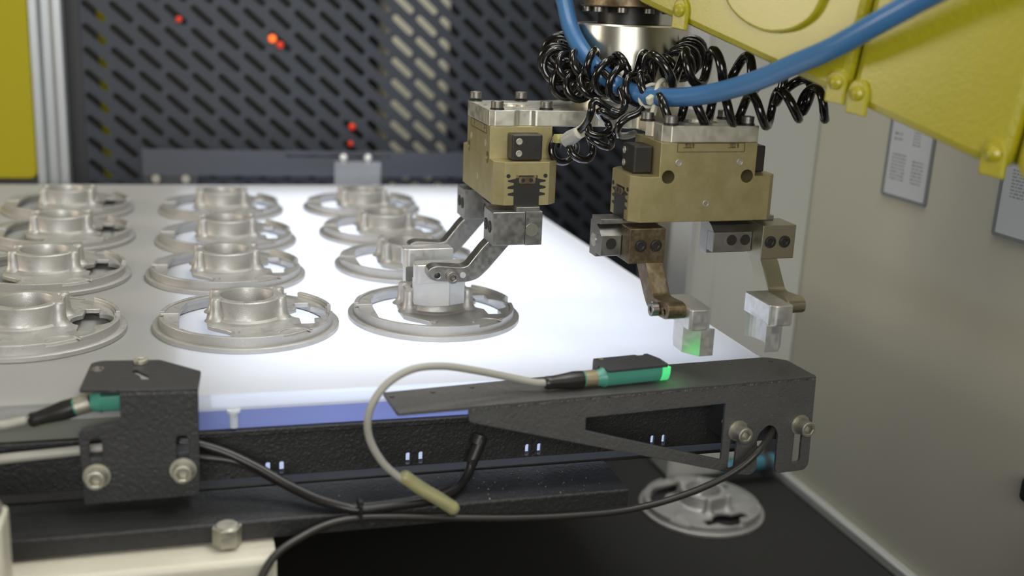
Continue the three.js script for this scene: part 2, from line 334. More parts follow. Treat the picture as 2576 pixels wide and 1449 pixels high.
// ---------------------------------------------------------------- light table
const TX0 = -0.46, TX1 = 0.479, TZ0 = -1.655, TZ1 = -0.763;
{
  const t = thing('light_table', 'white translucent light table lit from below, carrying the castings', 'table');
  const r = 0.0025, sheet = [];
  const rim = [[0, -0.0118], [0, -r], [-r * 0.3, -r * 0.3], [-r, 0]];
  for (let i = 0; i < 3; i++) {                          // four side faces and their rounded top edge, open below
    const [o0, y0] = rim[i], [o1, y1] = rim[i + 1];
    const a = [[TX0 - o0, TZ0 - o0], [TX1 + o0, TZ0 - o0], [TX1 + o0, TZ1 + o0], [TX0 - o0, TZ1 + o0]], b = [[TX0 - o1, TZ0 - o1], [TX1 + o1, TZ0 - o1], [TX1 + o1, TZ1 + o1], [TX0 - o1, TZ1 + o1]];
    for (let k = 0; k < 4; k++) {
      const k2 = (k + 1) % 4, A = [a[k][0], y0, a[k][1]], B = [a[k2][0], y0, a[k2][1]], C = [b[k2][0], y1, b[k2][1]], D = [b[k][0], y1, b[k][1]];
      sheet.push(...A, ...C, ...B, ...A, ...D, ...C);
    }
  }
  const eg = new THREE.BufferGeometry(); eg.setAttribute('position', new THREE.BufferAttribute(new Float32Array(sheet), 3)); eg.computeVertexNormals();
  mesh('plate_edge', eg, M.plateEdge, t, 'clear milky edge of the plate');
  sheet.length = 0;
  const q = [TX0 + r, TX1 - r, TZ0 + r, TZ1 - r];
  sheet.push(q[0], 0, q[2], q[0], 0, q[3], q[1], 0, q[3], q[0], 0, q[2], q[1], 0, q[3], q[1], 0, q[2]);
  const g = new THREE.BufferGeometry(); g.setAttribute('position', new THREE.BufferAttribute(new Float32Array(sheet), 3)); g.computeVertexNormals();
  mesh('diffuser_plate', g, M.plate, t, 'white translucent top plate');
  mesh('unlit_guide', sbox(-0.42, -0.0045, -0.0285, -0.0116, TZ1 - 0.006, TZ1 - 0.0035, 0.0005), M.guideUnlit, t, 'dull unlit strip under the plate');
  mesh('light_guide', sbox(-0.0045, TX1 - 0.006, -0.0285, -0.0116, TZ1 - 0.006, TZ1 - 0.0035, 0.0005), M.guide, t, 'pale blue strip under the plate');
  mesh('led_panel', sbox(0.015, 0.462, -0.072, -0.0645, -1.60, -0.785, 0.001), M.led, t, 'glowing panel inside the table');
  mesh('baffle', sbox(-0.006, -0.003, -0.0735, -0.013, -1.64, -0.7675, 0.0005), M.black, t, 'black divider beside the glowing panel');  // unseen baffle added to cut the light spilling to the left
  for (const x of [0.0281, 0.40]) mesh('standoff', [at(cyl(0.0032, 0.0125), [x, -0.0185, TZ1 + 0.001]), at(cyl(0.005, 0.002), [x, -0.0118, TZ1 + 0.001])], M.spacer, t);
  const l = areaLight('led_panel', 0xeaf0ff, 1.08, 0.445, 0.825, V(0.2395, -0.0625, -1.19), V(0.2395, 1, -1.19));
  l.rotation.set(Math.PI / 2, 0, 0);
}
{ // black steel frame under it
  const t = thing('table_frame', 'black powder-coated steel frame carrying the light table', 'frame');
  const pts = [[-0.46, -0.0275], [0.474, -0.0275], [0.474, -0.0668], [-0.46, -0.0668]], holes = [];
  for (const c of [0.0577, 0.165, 0.263, 0.3733]) for (const s of [-0.0051, 0.0051]) holes.push(roundPts([[c + s - 0.0017, -0.0655], [c + s + 0.0017, -0.0655], [c + s + 0.0017, -0.0555], [c + s - 0.0017, -0.0555]], 0.0016));
  mesh('front_rail', at(ext(shape(pts, holes), 0.003), [0, 0, -0.766]), M.powder, t);
  mesh('top_lip', sbox(-0.46, 0.474, -0.0325, -0.0272, -0.7635, -0.7605, 0.0012), M.powder, t);
  mesh('side_rail', sbox(0.471, 0.474, -0.0668, -0.0275, -1.65, -0.766, 0.0008), M.powderPlain, t);
  mesh('side_rail', sbox(-0.46, -0.457, -0.0668, -0.0275, -1.65, -0.766, 0.0008), M.powderPlain, t);
  mesh('back_rail', sbox(-0.46, 0.474, -0.0668, -0.0275, -1.653, -1.65, 0.0008), M.powderPlain, t);
  mesh('base_pan', sbox(-0.457, 0.471, -0.0765, -0.0735, -1.65, -0.764, 0.0008), M.black, t);
  // front ledge: flat top, rounded bend, short lip
  const L = [[-0.703, -0.0722], [-0.757, -0.0722], [-0.757, -0.0748], [-0.7055, -0.0748], [-0.7055, -0.0862], [-0.703, -0.0862]].map(([z, y]) => [z, y]);
  const led = ext(shape(roundPts(L, [0.002, 0, 0, 0.001, 0, 0])), 0.783);
  mesh('ledge', at(led, [0.323, 0, 0], [0, -Math.PI / 2, 0]), M.powder, t);
  mesh('mounting_block', sbox(-0.07, 0.0, -0.062, -0.03, -0.763, -0.7345, 0.001), M.powderPlain, t);
  mesh('mounting_block', at(box(0.052, 0.03, 0.036, 0.001), [0.446, -0.0375, -0.748], [0, 4.35 * D2R, 0]), M.powderPlain, t);
  for (const [x, z] of [[0.44, -1.6], [-0.42, -1.6]]) mesh('leg', sbox(x - 0.02, x + 0.02, FLOOR, -0.0668, z - 0.02, z + 0.02, 0.002), M.powderPlain, t);
}
{ // beige machine base under the left of the ledge
  const t = thing('machine_base', 'beige painted machine base under the black frame at lower left', 'machine base');
  const P = roundPts([[-0.677, -0.0885], [-0.74, -0.0885], [-0.74, FLOOR], [-0.677, FLOOR]], [0.006, 0, 0, 0]);
  mesh('body', at(ext(shape(P), 0.5125, 0.0015), [0.0525, 0, 0], [0, -Math.PI / 2, 0]), M.beige, t);
}
{
  const t = thing('beige_post', 'beige upright post at the left edge with a steel knob', 'post');
  mesh('body', sbox(-0.17, -0.1095, FLOOR, -0.022, -0.655, -0.625, 0.003), M.beige, t);
  mesh('knob', at(new THREE.SphereGeometry(0.0062, 20, 14), [-0.1165, -0.0175, -0.64]), M.zinc, t);
}
{
  const t = thing('conduit_rod', 'thin grey rod running behind the left sensor bracket', 'rod');
  mesh('rod', tube([[-0.2, -0.036, -0.7475], [-0.0275, -0.0268, -0.7475]], 0.0036, 8, 14), M.cableGrey, t);
  mesh('collar', at(cyl(0.0048, 0.006, 18), [-0.026, -0.0266, -0.7475], [0, 0, Math.PI / 2]), M.brass, t);
}
{
  const t = thing('hex_bolt', 'zinc-plated hexagon bolt on the front lip of the frame', 'bolt');
  t.position.set(0.0202, -0.0862, -0.7005);
  mesh('head', [at(hexBar(0.0102, 0.0128), [0, 0.0066, 0], [0, 0.62, 0]), at(lathe([[0, 0.0146], [0.0072, 0.0144], [0.0086, 0.0130]], 24))], M.zinc, t);
  mesh('washer', at(cyl(0.006, 0.004, 20), [0, -0.0008, 0]), M.darkSteel, t);
}

// ---------------------------------------------------------------- castings
const hub = lathe([[0, 0.0085], [0.0222, 0.0085], [0.0222, 0.0275], [0.0228, 0.0290], [0.0285, 0.0290], [0.0294, 0.0280], [0.0286, 0.0155], [0.0296, 0.0128], [0.0325, 0.0112], [0.0325, 0.006]], 72);
function ringSector(r1, r2, a0, a1, y0, y1, bev = 0.0005) {
  const n = Math.max(4, Math.round((a1 - a0) / 4));
  return up(shape([...arc(0, 0, r2, a0, a1, n), ...arc(0, 0, r1, a1, a0, n)]), y0, y1, bev);
}
function makeCasting() {
  const o = new THREE.Group();
  // base flange and rim
  mesh('flange', [at(lathe([[0.0675, 0.0002], [0.0792, 0], [0.08, 0.0007], [0.08, 0.0042], [0.0794, 0.0046], [0.0742, 0.0046]], 120))], M.cast, o);
  const rim = [at(lathe([[0.0688, 0.0095], [0.0685, 0.0006], [0.0745, 0.0006], [0.0745, 0.0095]].reverse(), 120))];
  for (const [a0, a1, y, r1] of [[188, 290, 0.0128, 0.0705], [313, 358, 0.0122, 0.0712], [58, 150, 0.0118, 0.0712], [150, 172, 0.0124, 0.0705]]) rim.push(ringSector(r1, 0.0745, a0, a1, 0.009, y));
  rim.push(ringSector(0.0688, 0.0745, 0, 360, 0.0085, 0.0098, 0.0003));
  mesh('rim', rim, M.cast, o);
  mesh('rim_segment', [ringSector(0.0712, 0.0746, 6, 47, 0.009, 0.0152), ringSector(0.0700, 0.0715, 7, 46, 0.009, 0.0132, 0.0003)], M.cast, o, 'raised curved lip');
  // web with its window, cross hole and pocket
  const win = [[-0.0577, 0.004], [-0.0577, -0.036], ...arc(0, 0, 0.0665, 214, 254, 10), [-0.0145, -0.0600], [-0.0150, -0.0520], [-0.0205, -0.0445], [-0.0300, -0.0360], [-0.0345, -0.0300], [-0.0352, -0.0080], [-0.0335, 0.0130], [-0.0300, 0.0290], [-0.0200, 0.0400], [-0.0190, 0.0560], ...arc(0, 0, 0.0662, 108, 140, 8), [-0.0560, 0.0250]];
  const c = [0.0525, -0.002], R = 0.0172, cross = [];
  const nx0 = c[0] - 0.0088, nx1 = c[0] + 0.0038, ang = (x, s) => Math.atan2(s * Math.sqrt(R * R - (x - c[0]) ** 2), x - c[0]) / D2R;
  cross.push(...arc(c[0], c[1], R, ang(nx1, -1), ang(nx1, 1), 20), [nx1, 0.0295], [nx0, 0.0295], ...arc(c[0], c[1], R, ang(nx0, 1), 360 + ang(nx0, -1), 16), [nx0, -0.034], [nx1, -0.034]);
  const crossR = roundPts(cross, 0.0012);
  mesh('web', [up(shape(circ(0, 0, 0.0708, 110), [roundPts(win, 0.002).reverse(), crossR.reverse(), circ(0, 0, 0.0235, 40).reverse()]), 0.0068, 0.0110, 0.0006),
    ], M.cast, o);
  mesh('stop_bar', sbox(-0.0735, -0.0575, 0.0105, 0.0128, -0.006, -0.0032, 0.0006), M.cast, o);
  mesh('boss', at(cyl(0.0032, 0.002, 18), [-0.0118, 0.0112, 0.053]), M.cast, o);
  mesh('pocket', at(up(shape([...arc(0, 0, 0.0152, 22, 168, 22), ...arc(0, 0, 0.0134, 168, 22, 22)]), 0.0105, 0.0119, 0.0004), [0.0365, 0, 0.0625]), M.cast, o, 'curved lip of a shallow pocket by the rim');
  // hub with four corner lugs
  mesh('hub', [hub], M.cast, o);
  for (const [x, z] of [[-0.0275, -0.0145], [-0.0275, 0.0135], [0.0292, -0.0172], [0.0292, 0.0120]])
    mesh('lug', [at(lathe([[0.0105, 0.0098], [0.0078, 0.0122], [0.0060, 0.0160], [0.0053, 0.0225], [0.0050, 0.0288], [0.0040, 0.0302], [0, 0.0305]], 24), [x * 0.965, 0, z])], M.cast, o);
  for (const sh of [[[-0.0285, -0.016], [-0.0285, 0.016], [-0.0235, 0.019], [-0.0235, -0.019]], [[0.0305, -0.014], [0.0305, 0.0185], [0.024, 0.02], [0.024, -0.016]].reverse()]) mesh('shoulder', up(shape(roundPts(sh, 0.002)), 0.0105, 0.0283, 0.0005), M.cast, o);
  return o;
}
const casting = makeCasting();
{
  const spots = [
    ['front', 0.2185, 0.9435, 'grey cast flange ring held by the left gripper on the light table', 0],
    ['front', 0.0475, 0.9335, 'whole grey cast flange ring at the front between the gripped ring and the left edge', 0],
    ['front', -0.133, 0.935, 'grey cast flange ring of the front row cut off by the left edge', -2],
    ['2', 0.231, 1.134, 'grey cast flange ring partly hidden behind the left gripper\'s rear finger', 1],
    ['2', 0.036, 1.1105, 'grey cast flange ring in the middle column, directly behind the whole front ring', 1],
    ['2', -0.137, 1.118, 'grey cast flange ring in the left column, second from the front', -3],
    ['3', 0.233, 1.297, 'grey cast flange ring in the right column, third from the front', -1],
    ['3', 0.042, 1.269, 'grey cast flange ring in the middle column, third from the front', 1],
    ['3', -0.140, 1.295, 'grey cast flange ring in the left column, third from the front', 2],
    ['4', 0.230, 1.458, 'grey cast flange ring at the back in front of the acrylic block', 1],
    ['4', 0.042, 1.449, 'grey cast flange ring at the back of the middle column', 0],
    ['4', -0.148, 1.462, 'grey cast flange ring at the back left corner beside the yellow door', 0],
  ];
  spots.forEach(([, x, z, label, turn]) => {
    const c = casting.clone(); c.name = numbered('flange_casting'); c.position.set(x, 0, -z); c.rotation.y = turn * D2R;
    c.userData = { label, category: 'casting', group: 'castings set out on the light table' };
    scene.add(c);
  });
  const low = casting.clone(); low.name = numbered('flange_casting'); low.position.set(0.6240, FLOOR, -1.132); low.rotation.y = -78 * D2R;
  low.userData = { label: 'pale cast flange ring lying on the dark floor below the right bracket', category: 'casting' };
  scene.add(low);
}

// ---------------------------------------------------------------- robot tool (own frame, slightly tilted)
const TOOL = new THREE.Matrix4().compose(V(0.2824, 0.1844, -0.9443), new THREE.Quaternion().setFromEuler(new THREE.Euler(0.2134 * D2R, -1.1626 * D2R, 1.1845 * D2R, 'YXZ')), V(1, 1, 1));
function inTool(o, x, y, z, turn = 0) {
  const m = TOOL.clone().multiply(new THREE.Matrix4().compose(V(x, y, z), new THREE.Quaternion().setFromEuler(new THREE.Euler(0, turn, 0)), V(1, 1, 1)));
  m.decompose(o.position, o.quaternion, new THREE.Vector3());
  return o;
}
const evalr = new Evaluator(); evalr.attributes = ['position', 'normal']; evalr.useGroups = false;
const brush = (g) => { const b = new Brush(g.index ? g : g); b.updateMatrixWorld(); return b; };
function csg(a, op, b) { return evalr.evaluate(a, b, op); }
const GL = 0.1305, GU = 0.0863, GW = 0.0574, H1 = 0.0281, H2 = 0.0378;
const gripperBody = (() => {
  const ch = 0.0085, a = GL / 2, w = GW / 2, b = GU / 2;
  const low = up(shape([[-a, -w + ch], [-a + ch * 0.9, -w], [a - ch * 0.9, -w], [a, -w + ch], [a, w - ch], [a - ch * 0.9, w], [-a + ch * 0.9, w], [-a, w - ch]]), -H1 - H2, -H1 + 0.0002, 0.0006);
  const top = sbox(-b, b, -H1 - 0.001, 0, -w + 0.0002, w - 0.0002, 0.0005);
  let r = csg(brush(low), ADDITION, brush(top));
  for (const x of [-0.0353, 0.0357]) r = csg(r, SUBTRACTION, brush(at(cyl(0.0056, 0.08, 28), [x, -0.028, 0], [Math.PI / 2, 0, 0])));
  for (const s of [-1, 1]) r = csg(r, SUBTRACTION, brush(at(box(0.008, 0.012, 0.0195, 0.0003), [s * a, -0.0455, 0])));
  for (const x of [-0.019, 0.021]) r = csg(r, SUBTRACTION, brush(sbox(x - 0.0048, x + 0.0048, -0.0045, -0.0008, w - 0.004, w + 0.002, 0.0002)));
  return plain(r.geometry);
})();
// tooth-edged guide seen at each end of the body: outline in (z, y)
const guideOutline = (() => {
  const half = [[0.0115, -0.067], [0.0115, -0.0575], [0.0168, -0.0568], [0.0168, -0.0552], [0.0118, -0.0540], [0.0118, -0.0515], [0.0172, -0.0508], [0.0172, -0.0492], [0.0118, -0.0478], [0.0118, -0.0458], [0.0168, -0.0450], [0.0172, -0.0436], [0.0090, -0.0420], [0.0060, -0.0420], [0.0060, -0.0396]];
  return [...half, ...half.slice().reverse().map(([z, y]) => [-z, y])];
})();
function fingerParts(g, side, inner, tone, jawSpan) {
  // side -1 / +1 along x; inner = distance of the tip's inner face from the grip centre; everything measured outwards from it
  const X = (d) => side * (inner + d), bx = (d0, d1, y0, y1, z0, z1, r) => { const a = X(d0), b = X(d1); return sbox(Math.min(a, b), Math.max(a, b), y0, y1, z0, z1, r); };
  const X0 = Math.min(jawSpan[0], jawSpan[1]), X1 = Math.max(jawSpan[0], jawSpan[1]), F0 = Math.min(X(0.0185), X(0.0500)), F1 = Math.max(X(0.0185), X(0.0500));
  const J = [sbox(X0, X1, -0.1000, -0.0700, -0.0135, 0.0018, 0.0006), sbox(X0, X1, -0.0702, -0.0660, -0.0105, 0.0105, 0.0004)];
  if (F0 - X0 > 0.004) J.push(sbox(X0, F0 - 0.0002, -0.0965, -0.0790, 0.0015, 0.0140, 0.0006), at(ext(shape([[0.0015, -0.0715], [0.0075, -0.0740], [0.0139, -0.0792], [0.0015, -0.0792]].map(([z, y]) => [-z, y])), F0 - X0), [X0, 0, 0], [0, Math.PI / 2, 0]));
  if (X1 - F1 > 0.004) J.push(sbox(F1 + 0.0002, X1, -0.0965, -0.0790, 0.0015, 0.0140, 0.0006));
  mesh('base_jaw', J, M.steel, g, 'steel sliding jaw under the body');
  for (const [a, b] of [[X0, F0], [F1, X1]]) if (b - a > 0.012) for (let k = 0; k < (b - a > 0.03 ? 2 : 1); k++) mesh('bore', at(cyl(0.0047, 0.0007, 26), [b - a > 0.03 ? (side > 0 ? b - 0.0065 - k * 0.0128 : a + 0.0065 + k * 0.0128) : (a + b) / 2, -0.0862, 0.0139], [Math.PI / 2, 0, 0]), M.darkSteel, g);
  mesh('end_mark', at(cyl(0.0058, 0.0008, 32), [side > 0 ? X1 : X0, -0.0862, -0.004], [0, 0, Math.PI / 2]), M.turned, g);
  // finger: mounting block, curved arm
  const arm = roundPts([[0.0305, -0.0985], [0.0355, -0.1035], [0.0490, -0.1205], [0.0535, -0.1222], [0.0775, -0.1200], [0.0845, -0.1225], [0.0845, -0.1310], [0.0780, -0.1340], [0.0520, -0.1360], [0.0400, -0.1335], [0.0305, -0.1245], [0.0090, -0.0995], [0.0090, -0.085], [0.0305, -0.085]], [0, 0.003, 0.006, 0.004, 0.004, 0.006, 0.006, 0.004, 0.010, 0.008, 0.004, 0.003, 0, 0]);
  const t0 = X(0.0190), t1 = X(0.0350), A = at(ext(shape(arm.map(([z, y]) => [-z, y]), [circ(-0.0762, -0.1285, 0.0026, 20)]), 0.0160, 0.0007), [Math.min(t0, t1), 0, 0], [0, Math.PI / 2, 0]);
  mesh('finger', [bx(0.0185, 0.0500, -0.0995, -0.0702, 0.0020, 0.0315, 0.0007), A], tone, g, 'finger with a curved arm');
  for (const d of [0.0265, 0.0400]) mesh('flush_screw', at(flushScrew(0.0053), [X(d), -0.0846, 0.0316], [Math.PI / 2, 0, 0]), M.darkSteel, g);
  mesh('clamp_screw', at(screwHead(0.0056, 0.0066), [X(0.0350), -0.1295, 0.0635], [0, 0, -side * Math.PI / 2]), M.screw, g);
  mesh('dowel_pin', at(cyl(0.0027, 0.0012, 20), [X(0.0352), -0.1288, 0.0535], [0, 0, Math.PI / 2]), M.alu, g);
  // tip: upper block and a lower pad hollowed to the hub's curve
  const up0 = [[0.0, 0.0455], [0.0, 0.0885], [0.0045, 0.0925], [0.0180, 0.0925], [0.0195, 0.0905], [0.0195, 0.0455]];
  const tip = at(ext(shape(roundPts(up0.map(([d, z]) => [X(d), -z]), [0.0005, 0.002, 0.002, 0.003, 0, 0.001]).reverse().slice(side > 0 ? 0 : 0)), 0.017, 0.0008), [0, -0.1400, 0], [-Math.PI / 2, 0, 0]);
  const cz = 0.0670, R = 0.0302, px = (z) => Math.sqrt(Math.max(0, R * R - (z - cz) ** 2)) - 0.0207;
  const pad = [];
  for (let k = 0; k <= 16; k++) { const z = 0.0470 + k / 16 * 0.0445; pad.push([px(z), z]); }
  pad.push([Math.max(px(0.0915) + 0.002, 0.009), 0.0922], [0.0175, 0.0805], [0.0185, 0.0790], [0.0185, 0.0620], [0.0175, 0.0605], [Math.max(px(0.047) + 0.002, 0.012), 0.0463]);
  const padG = at(ext(shape(pad.map(([d, z]) => [X(d), -z])), 0.0225, 0.0003), [0, -0.1618, 0], [-Math.PI / 2, 0, 0]);
  mesh('finger_tip', [tip, padG], M.alu, g, 'bright aluminium finger tip with a hollowed pad');
}
function gripper(label, x, z, turn, c, half, tones, jaws) {
  const g = inTool(thing('gripper', label, 'gripper', 'parallel grippers on the robot tool'), x, 0, z, turn), a = GL / 2, w = GW / 2;
  mesh('body', [gripperBody.clone()], M.anod, g, 'olive-grey anodised gripper body');
  for (const s of [-1, 1]) {
    mesh('jaw_guide', at(ext(shape(guideOutline), 0.003), [s * a - (s > 0 ? 0.0026 : 0.0004), 0, 0], [0, Math.PI / 2, 0]), M.darkSteel, g, 'black toothed guide in the end of the body');
    mesh('guide_clip', [at(ext(shape(roundPts([[-0.0075, -0.0465], [0.0075, -0.0465], [0.0075, -0.0405], [-0.0075, -0.0405]], 0.002), [circ(-0.0035, -0.0437, 0.0018, 14), circ(0.0035, -0.0437, 0.0018, 14)]), 0.001), [s * a + (s > 0 ? 0.0002 : -0.0012), 0, 0], [0, Math.PI / 2, 0])], M.bronzeSteel, g);
    mesh('end_bracket', at(box(0.0165, 0.0225, 0.0275, 0.0015), [s * (GU / 2 + 0.0083), -0.0162, -0.001]), M.darkSteel, g, 'black block screwed to the end of the body');
    for (const y of [-0.0108, -0.0212]) mesh('screw', at(screwHead(0.0029, 0.0012), [s * (GU / 2 + 0.0165), y, s * 0.0075 - 0.001], [0, 0, -s * Math.PI / 2]), M.zinc, g);
    for (const zz of [-0.0167, 0.0167]) mesh('pin_hole', at(cyl(0.0018, 0.0006, 16), [s * (a + 0.0001), -0.0399, zz], [0, 0, Math.PI / 2]), M.black, g);
    mesh('port_hole', at(cyl(0.003, 0.0006, 18), [s * (GU / 2 + 0.0166), -0.0168, -s * 0.0095 - 0.001], [0, 0, Math.PI / 2]), M.black, g);
  }
  for (const [sx, sy] of [[-0.0267, -0.0164], [0.0283, -0.0162], [0.0004, -0.0506]]) mesh('screw', at(screwHead(0.0031, 0.0006, 0.0017), [sx, sy, w - 0.0003], [Math.PI / 2, 0, 0]), M.zinc, g);
  mesh('seam_plate', [at(ext(shape([[-0.029, -0.0078], [0.0312, -0.0078], [0.0312, -0.0002], [-0.029, -0.0002]], [[[-0.0286, -0.0074], [-0.0286, -0.0006], [0.0308, -0.0006], [0.0308, -0.0074]]]), 0.0002), [0, 0, w - 0.0001])], M.darkSteel, g);
  for (const x2 of [-0.019, 0.021]) mesh('switch_pin', at(box(0.0042, 0.0026, 0.002, 0.0004), [x2 + 0.001, -0.0026, w - 0.0022]), M.brass, g);
  const n0 = g.children.length;
  fingerParts(g, -1, half[0], tones[0], jaws[0]); fingerParts(g, 1, half[1], tones[1], jaws[1]);
  for (const k of g.children.slice(n0)) k.position.x += c;
  return g;
}
// left gripper: its long axis runs away from the camera; right gripper: along the table's front edge
gripper('left gripper, its fingers closed round the hub of the front casting', 0, 0, -Math.PI / 2, 0.0022, [0.0207, 0.0207], [M.steel, M.steel], [[-0.080, -0.016], [0.016, 0.0705]]);
gripper('right gripper, its fingers open and empty above the right bracket', 0.1313, 0.1187, 0, 0, [0.0165, 0.0355], [M.bronzeSteel, M.tintedSteel], [[-0.0850, -0.0290], [0.0175, 0.0750]]);
{ // adapter plate joining both grippers
  const t = inTool(thing('adapter_plate', 'angled aluminium plate bolted across both grippers', 'plate'), 0, 0, 0);
  const P = [[-0.0287, 0.043], [0.04, 0.043], [0.10, 0.062], [0.150, 0.045], [0.168, 0.0], [0.170, -0.075], [0.1743, -0.090], [0.1743, -0.1472], [0.0965, -0.1472], [0.0905, -0.141], [0.0905, -0.124], [0.0955, -0.119], [0.0955, -0.112], [0.0905, -0.106], [0.1020, -0.088], [0.1020, -0.062], [0.072, -0.043], [0.0125, -0.043], [0.0095, -0.0395], [-0.0025, -0.0395], [-0.0055, -0.043], [-0.0245, -0.043], [-0.0287, -0.039]];
  const rr = P.map((_, i) => ([17, 18, 19, 20].includes(i) ? 0.003 : [11, 12].includes(i) ? 0.002 : [14, 15, 16].includes(i) ? 0.006 : 0.0008));
  mesh('plate', up(shape(roundPts(P.map(([x, z]) => [x, z]), rr).reverse(), [circ(0.002, 0, 0.015, 36), circ(0.1313, -0.1187, 0.0165, 36)]), 0, 0.0139, 0.0006), M.aluPlate, t);
  for (const [x, z] of [[0.002, 0], [0.1313, 0.1187]]) mesh('centring_ring', at(lathe([[0.0105, 0.0005], [0.0105, 0.0115], [0.0148, 0.0115], [0.0148, 0.0005]].reverse(), 40), [x, 0, z]), M.turned, t);
  const S = [[-0.0225, -0.0375], [-0.0205, 0.0350], [0.0215, -0.0375], [0.0245, 0.0345], [0.0885, 0.1140], [0.0972, 0.1425], [0.1655, 0.1425], [0.166, 0.098]];
  for (const [x, z] of S) {
    const s = mesh('cap_screw', at(screwHead(0.0055, 0.0062), [x, 0.0151 + (z < -0.03 ? 0.0012 : 0), z]), M.screw, t);
    mesh('washer', at(cyl(0.0062, 0.0013, 24), [x, 0.0145, z]), M.darkSteel, s);
  }
}
{ // spindle and wrist flange above the plate
  const t = inTool(thing('tool_spindle', 'turned steel spindle rising from the adapter plate to the robot wrist', 'spindle'), 0.113, 0, -0.006);
  mesh('sleeve', lathe([[0, 0.0139], [0.0500, 0.0139], [0.0502, 0.022], [0.0490, 0.023], [0.0475, 0.087], [0.0462, 0.0885], [0, 0.0885]], 96), M.turned, t);
  mesh('neck', lathe([[0.0285, 0.0885], [0.0285, 0.1035]], 64), M.darkSteel, t);
  mesh('flange', lathe([[0, 0.1035], [0.0440, 0.1035], [0.0450, 0.1045], [0.0450, 0.128], [0, 0.128]], 72), M.bronzeSteel, t);
  for (let k = 0; k < 10; k++) { const a = k / 10 * 2 * Math.PI + 0.2; mesh('flange_bolt', at(screwHead(0.0048, 0.005), [0.0385 * Math.cos(a), 0.1035, 0.0385 * Math.sin(a)], [Math.PI, 0, 0]), M.screw, t); }
}

// ---------------------------------------------------------------- yellow robot arm
{
  const t = thing('robot_arm', 'yellow painted robot arm casting slanting in from the upper right', 'robot arm');
  t.position.set(0.3611, 0, -0.865); t.rotation.y = Math.atan2(-0.918, 0.396);   // local x runs along the arm towards the camera, local z = outward face
  const low = (s) => 0.2961 - s * 0.2838;
  const cover = (s0, s1, top, d = 0.012, z = 0.0) => {
    const P = roundPts([[s0, low(s0)], [s1, low(s1)], [s1 + 0.045, top], [s0 + 0.045, top]], 0.014);
    return at(ext(shape(P), d + 0.006, 0.006), [0, 0, z - d - 0.006]);
  };
  const flip = -1;
  mesh('casting', at(ext(shape(roundPts([[0.0, low(0) + 0.004], [0.62, low(0.62) + 0.004], [0.62, 0.62], [0.05, 0.62]], 0.01)), 0.115, 0.006), [0, 0, -0.127]), M.yellow, t);
  mesh('cover', cover(-0.004, 0.2145, 0.60), M.yellow, t, 'yellow front cover of the arm');
  mesh('cover', cover(0.2175, 0.3375, 0.60), M.yellow, t, 'yellow middle cover of the arm');
  mesh('cover', cover(0.3405, 0.60, 0.60), M.yellow, t, 'yellow rear cover of the arm');
  mesh('boss', at(ext(shape(roundPts([[0.092, 0.330], [0.104, 0.2960], [0.1215, 0.2835], [0.1455, 0.2762], [0.1700, 0.2800], [0.1855, 0.2905], [0.200, 0.330]], [0, 0.012, 0.01, 0.012, 0.012, 0.012, 0])), 0.006, 0.0022), [0, 0, -0.0005]), M.yellow, t, 'raised rounded boss on the front cover');
  for (const [s, y, r] of [[0.0566, 0.2887, 0.0078], [0.2085, 0.2455, 0.0082], [0.2265, 0.2395, 0.0082], [0.3294, 0.2118, 0.0085]]) {
    const b = mesh('bolt_lug', at(ext(shape(roundPts([[s - r, y - 0.013], [s + r, y - 0.0145], [s + r, y + 0.003], [s + r * 0.5, y + 0.0105], [s - r * 0.5, y + 0.0105], [s - r, y + 0.004]], [0.001, 0.001, 0.003, 0.003, 0.003, 0.003])), 0.004, 0.0015), [0, 0, -0.0005]), M.yellow, t);
    mesh('bolt_head', at(lathe([[0, 0.0042], [0.0030, 0.0038], [0.0050, 0.0022], [0.0054, 0]], 20), [s, y + 0.001, 0.0034], [Math.PI / 2, 0, 0]), M.yellow, b);
  }
  mesh('wrist_housing', at(cyl(0.052, 0.24, 40), [-0.064, 0.433, -0.065]), M.yellow, t);
  mesh('wrist_joint', at(cyl(0.045, 0.14, 32), [-0.01, 0.47, -0.065], [0, 0, Math.PI / 2]), M.yellow, t);
}

